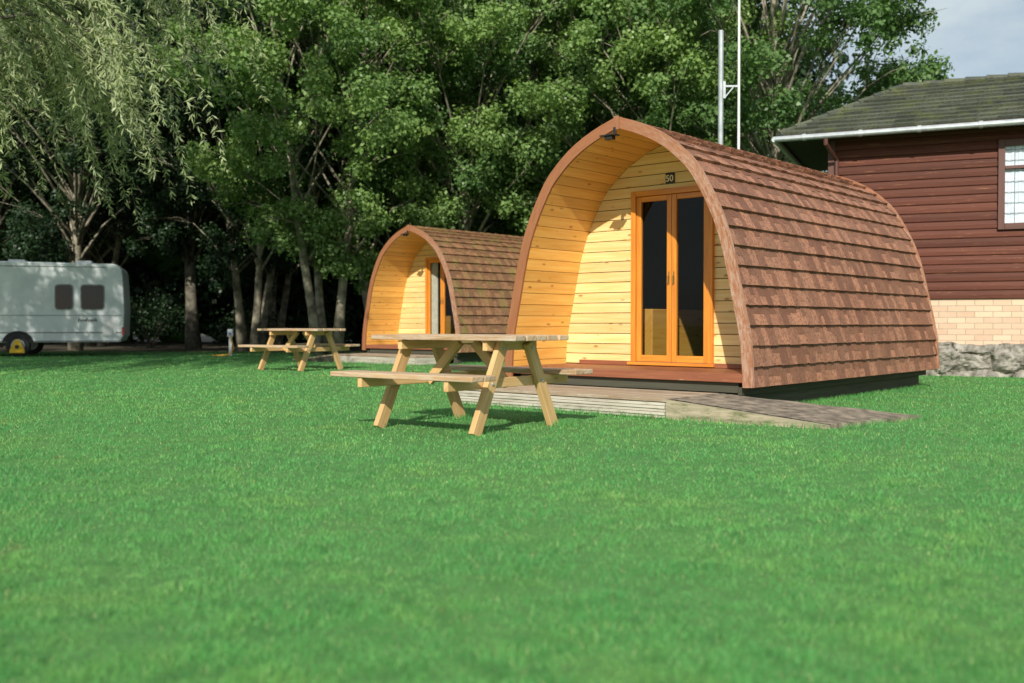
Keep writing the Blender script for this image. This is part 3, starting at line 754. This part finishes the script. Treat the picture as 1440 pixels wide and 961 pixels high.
T=[make_tree(13.5,3.8,3.1,54,1,0,1),make_tree(12.5,4.0,2.9,54,3,1,2),make_tree(14.5,3.6,3.4,54,1,1,3),make_tree(12,3.8,2.9,52,2,1,4)]
for t in T:
    t[0].materials.append(M['barkpale'] if t[2] else M['bark']);t[1].materials.append(M['leafA'])
TB=[t[1].copy() for t in T]
for me in TB:me.materials[0]=M['leafC']
TD=[t[1].copy() for t in T]
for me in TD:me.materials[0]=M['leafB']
def put(i,x,y,rz,sc,label,v=0):
    R=thing('broadleaf_tree',label,'tree',(x,y,0),rz,'broadleaf trees behind the pods');R.scale=(sc,sc,sc)
    for nm,me in (('trunk',T[i][0]),('crown',(T[i][1],TB[i],TD[i])[v])):
        o=bpy.data.objects.new(nm,me);COL.objects.link(o);o.parent=R
L1='tall leafy green tree with grey bark';L2='leafy green tree with several pale leaning stems'
for i,x,y,rz,sc,l,v in ((0,-17.5,33,.4,1,L1,2),(2,-13.6,31,1.2,1,L1,2),(0,-10.4,32.5,2.2,1.05,L1,2),(1,-8.0,30.5,.3,1,L2,2),(1,-5.0,27.0,3.4,1.0,L2,1),(3,-3.7,29.0,5.4,1.05,L2,0),
    (2,-1.2,28.2,2.9,1.0,L1,1),(0,1.4,30,4.1,1.05,L1,0),(3,3.6,27.6,.9,1.0,L2,1),(2,6.9,25.6,1.9,1.04,L1,0),(1,-9.0,37,1.2,1.1,L2,2),(0,-3,36.5,.2,1.1,L1,2),(2,5,34,5.0,1.0,L1,2),(3,-15.5,37,2.0,1.1,L2,2),(0,-22,31,3.3,1.1,L1,2)):
    put(i,x,y,rz,sc,l,v)
C=[];Rr=[]
for k in range(430):
    x=random.uniform(-46,13.0);y=random.uniform(41,46);z=random.uniform(.3,15.5)
    if x>8:z*=.8
    C.append(np.array((x,y,z)));Rr.append(random.uniform(1.1,2.2))
p,nr=clumps(C,Rr,170);n=len(p);s=rng.uniform(.25,.42,n)
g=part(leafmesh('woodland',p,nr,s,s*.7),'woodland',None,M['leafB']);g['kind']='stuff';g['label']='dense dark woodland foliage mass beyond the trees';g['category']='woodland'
me=bpy.data.meshes.new('woodland_backing_mesh');bm=bmesh.new();nx,nz=120,30;vs=[]  # added opaque backing sheet, blocks bright sky behind the woodland gaps
for i in range(nx+1):
    col_=[]
    for j in range(nz+1):
        x=-60+i*75/nx;z=j*14.5/nz;y=46+1.2*math.sin(x*1.1+z*.7)*math.cos(z*1.3+x*.4)+.3*z*.5
        col_.append(bm.verts.new((x,y,z*(1 if x<5 else max(.55,1-(x-5)*.06))+.4*math.sin(x*2.1))))
    vs.append(col_)
for i in range(nx):
    for j in range(nz):bm.faces.new((vs[i][j],vs[i+1][j],vs[i+1][j+1],vs[i][j+1]))
bm.to_mesh(me);bm.free();g=part(me,'woodland_backing',None,M['leafB']);g['kind']='structure'
for x,y,s_ in ((-8.9,33,1.0),(-12.3,34,1.3),(-1.5,33,1.4),(.9,28.6,1.1),(-6.4,33,.9),(3.0,24.5,1.0),(-16,30,1.3)):
    R=thing('shrub','low dark green shrub under the trees','shrub',(x,y,0),random.random()*6,'shrubs under the trees')
    C=[np.array((random.uniform(-.9,.9)*s_,random.uniform(-.6,.6)*s_,random.uniform(.3,1.3)*s_)) for _ in range(9)];Rr=[random.uniform(.4,.7)*s_ for _ in C]
    p,nr=clumps(C,Rr,600);s=rng.uniform(.07,.13,len(p));part(leafmesh('shrub_foliage',p,nr,s,s*.6),'shrub_foliage',R,M['leafB'])
    b=B()
    for c in C:b.tube([(0,0,0),tuple(c*.5+np.array((0,0,.1))),tuple(c)],[.03,.02,.008],5)
    part(b,'stems',R,M['bark'])
# willow
WX,WY=-10.9,15.6
R=thing('willow_tree','large weeping willow with drooping grey green foliage','tree',(WX,WY,0))
b=B();rd=random.Random(5);path=[(0,0,-.05),(.1,.05,1),(.05,.1,2.2),(.15,0,3.6),(.1,.1,5.5),(.2,0,7.5),(.1,0,9.2),(0,0,11.2)]
b.tube(path,[.5,.4,.36,.33,.26,.17,.12,.05],12)
pts=[];nrs=[];dirs=[]
for k in range(66):  # out-of-view upper limbs added to shade the caravan
    a=k*2.399+rd.uniform(-.2,.2);z0=3.4+7.2*(k/66)+rd.uniform(-.4,.4);L=rd.uniform(3.2,5.8)*(1 if z0<8 else .9);top=z0+rd.uniform(.8,2.0)
    if z0<4.8:L*=.85
    d=Vector((math.cos(a),math.sin(a),0));lp=[]
    for q in range(8):
        t=q/7;lp.append(Vector((.1,0,z0))+d*L*t+Vector((0,0,(top-z0)*math.sin(t*2.2)*1.1)))
    b.tube(lp,[.06*(1-.85*q/7) for q in range(8)],6)
    for s_ in range(26):
        t=rd.choice((rd.uniform(.35,.55),rd.uniform(.65,.78),rd.uniform(.88,1),rd.uniform(.92,1)));f=min(t*7,6.999);i=int(f);p=lp[i].lerp(lp[i+1],f-i)
        sd=(d*rd.uniform(.1,1.3)+Vector((-d.y,d.x,0))*rd.uniform(-.9,.9)+Vector((0,0,rd.uniform(-.1,.7))))
        ln=rd.uniform(1.0,3.3)*(1 if t>.6 else .75);v=sd*.7;sp=[p];steps=12
        for q in range(steps):
            v=v*.84+Vector((.025,0,-.165))+Vector((rd.gauss(0,.05),rd.gauss(0,.05),0));st=v.normalized()*ln/steps;p=p+st;sp.append(p.copy())
            if p.z<2.0+.7*math.sin(a*3):break
        b.tube([sp[0],sp[len(sp)//2],sp[-1]],[.009,.006,.003],3,cap=False)
        for q in range(len(sp)-1):
            dv=(sp[q+1]-sp[q])
            for _ in range(7):
                c=sp[q]+dv*rd.random();o=Vector((rd.gauss(0,1),rd.gauss(0,1),rd.gauss(0,.45)));o.normalize()
                ld=(dv.normalized()*.8+o*.85).normalized();pts.append(c+ld*.07);dirs.append(ld);nrs.append((rd.gauss(0,.7),rd.gauss(0,.7)-1.2,rd.gauss(0,.7)+.7))
part(b,'trunk',R,M['bark'],smooth=True)
P_=np.array([tuple(p) for p in pts]);D_=np.array([tuple(p) for p in dirs]);N_=np.array(nrs)
part(leafmesh('crown',P_,N_,rng.uniform(.11,.18,len(P_)),rng.uniform(.020,.031,len(P_)),D_),'crown',R,M['willow'])
print('leaves willow',len(P_))
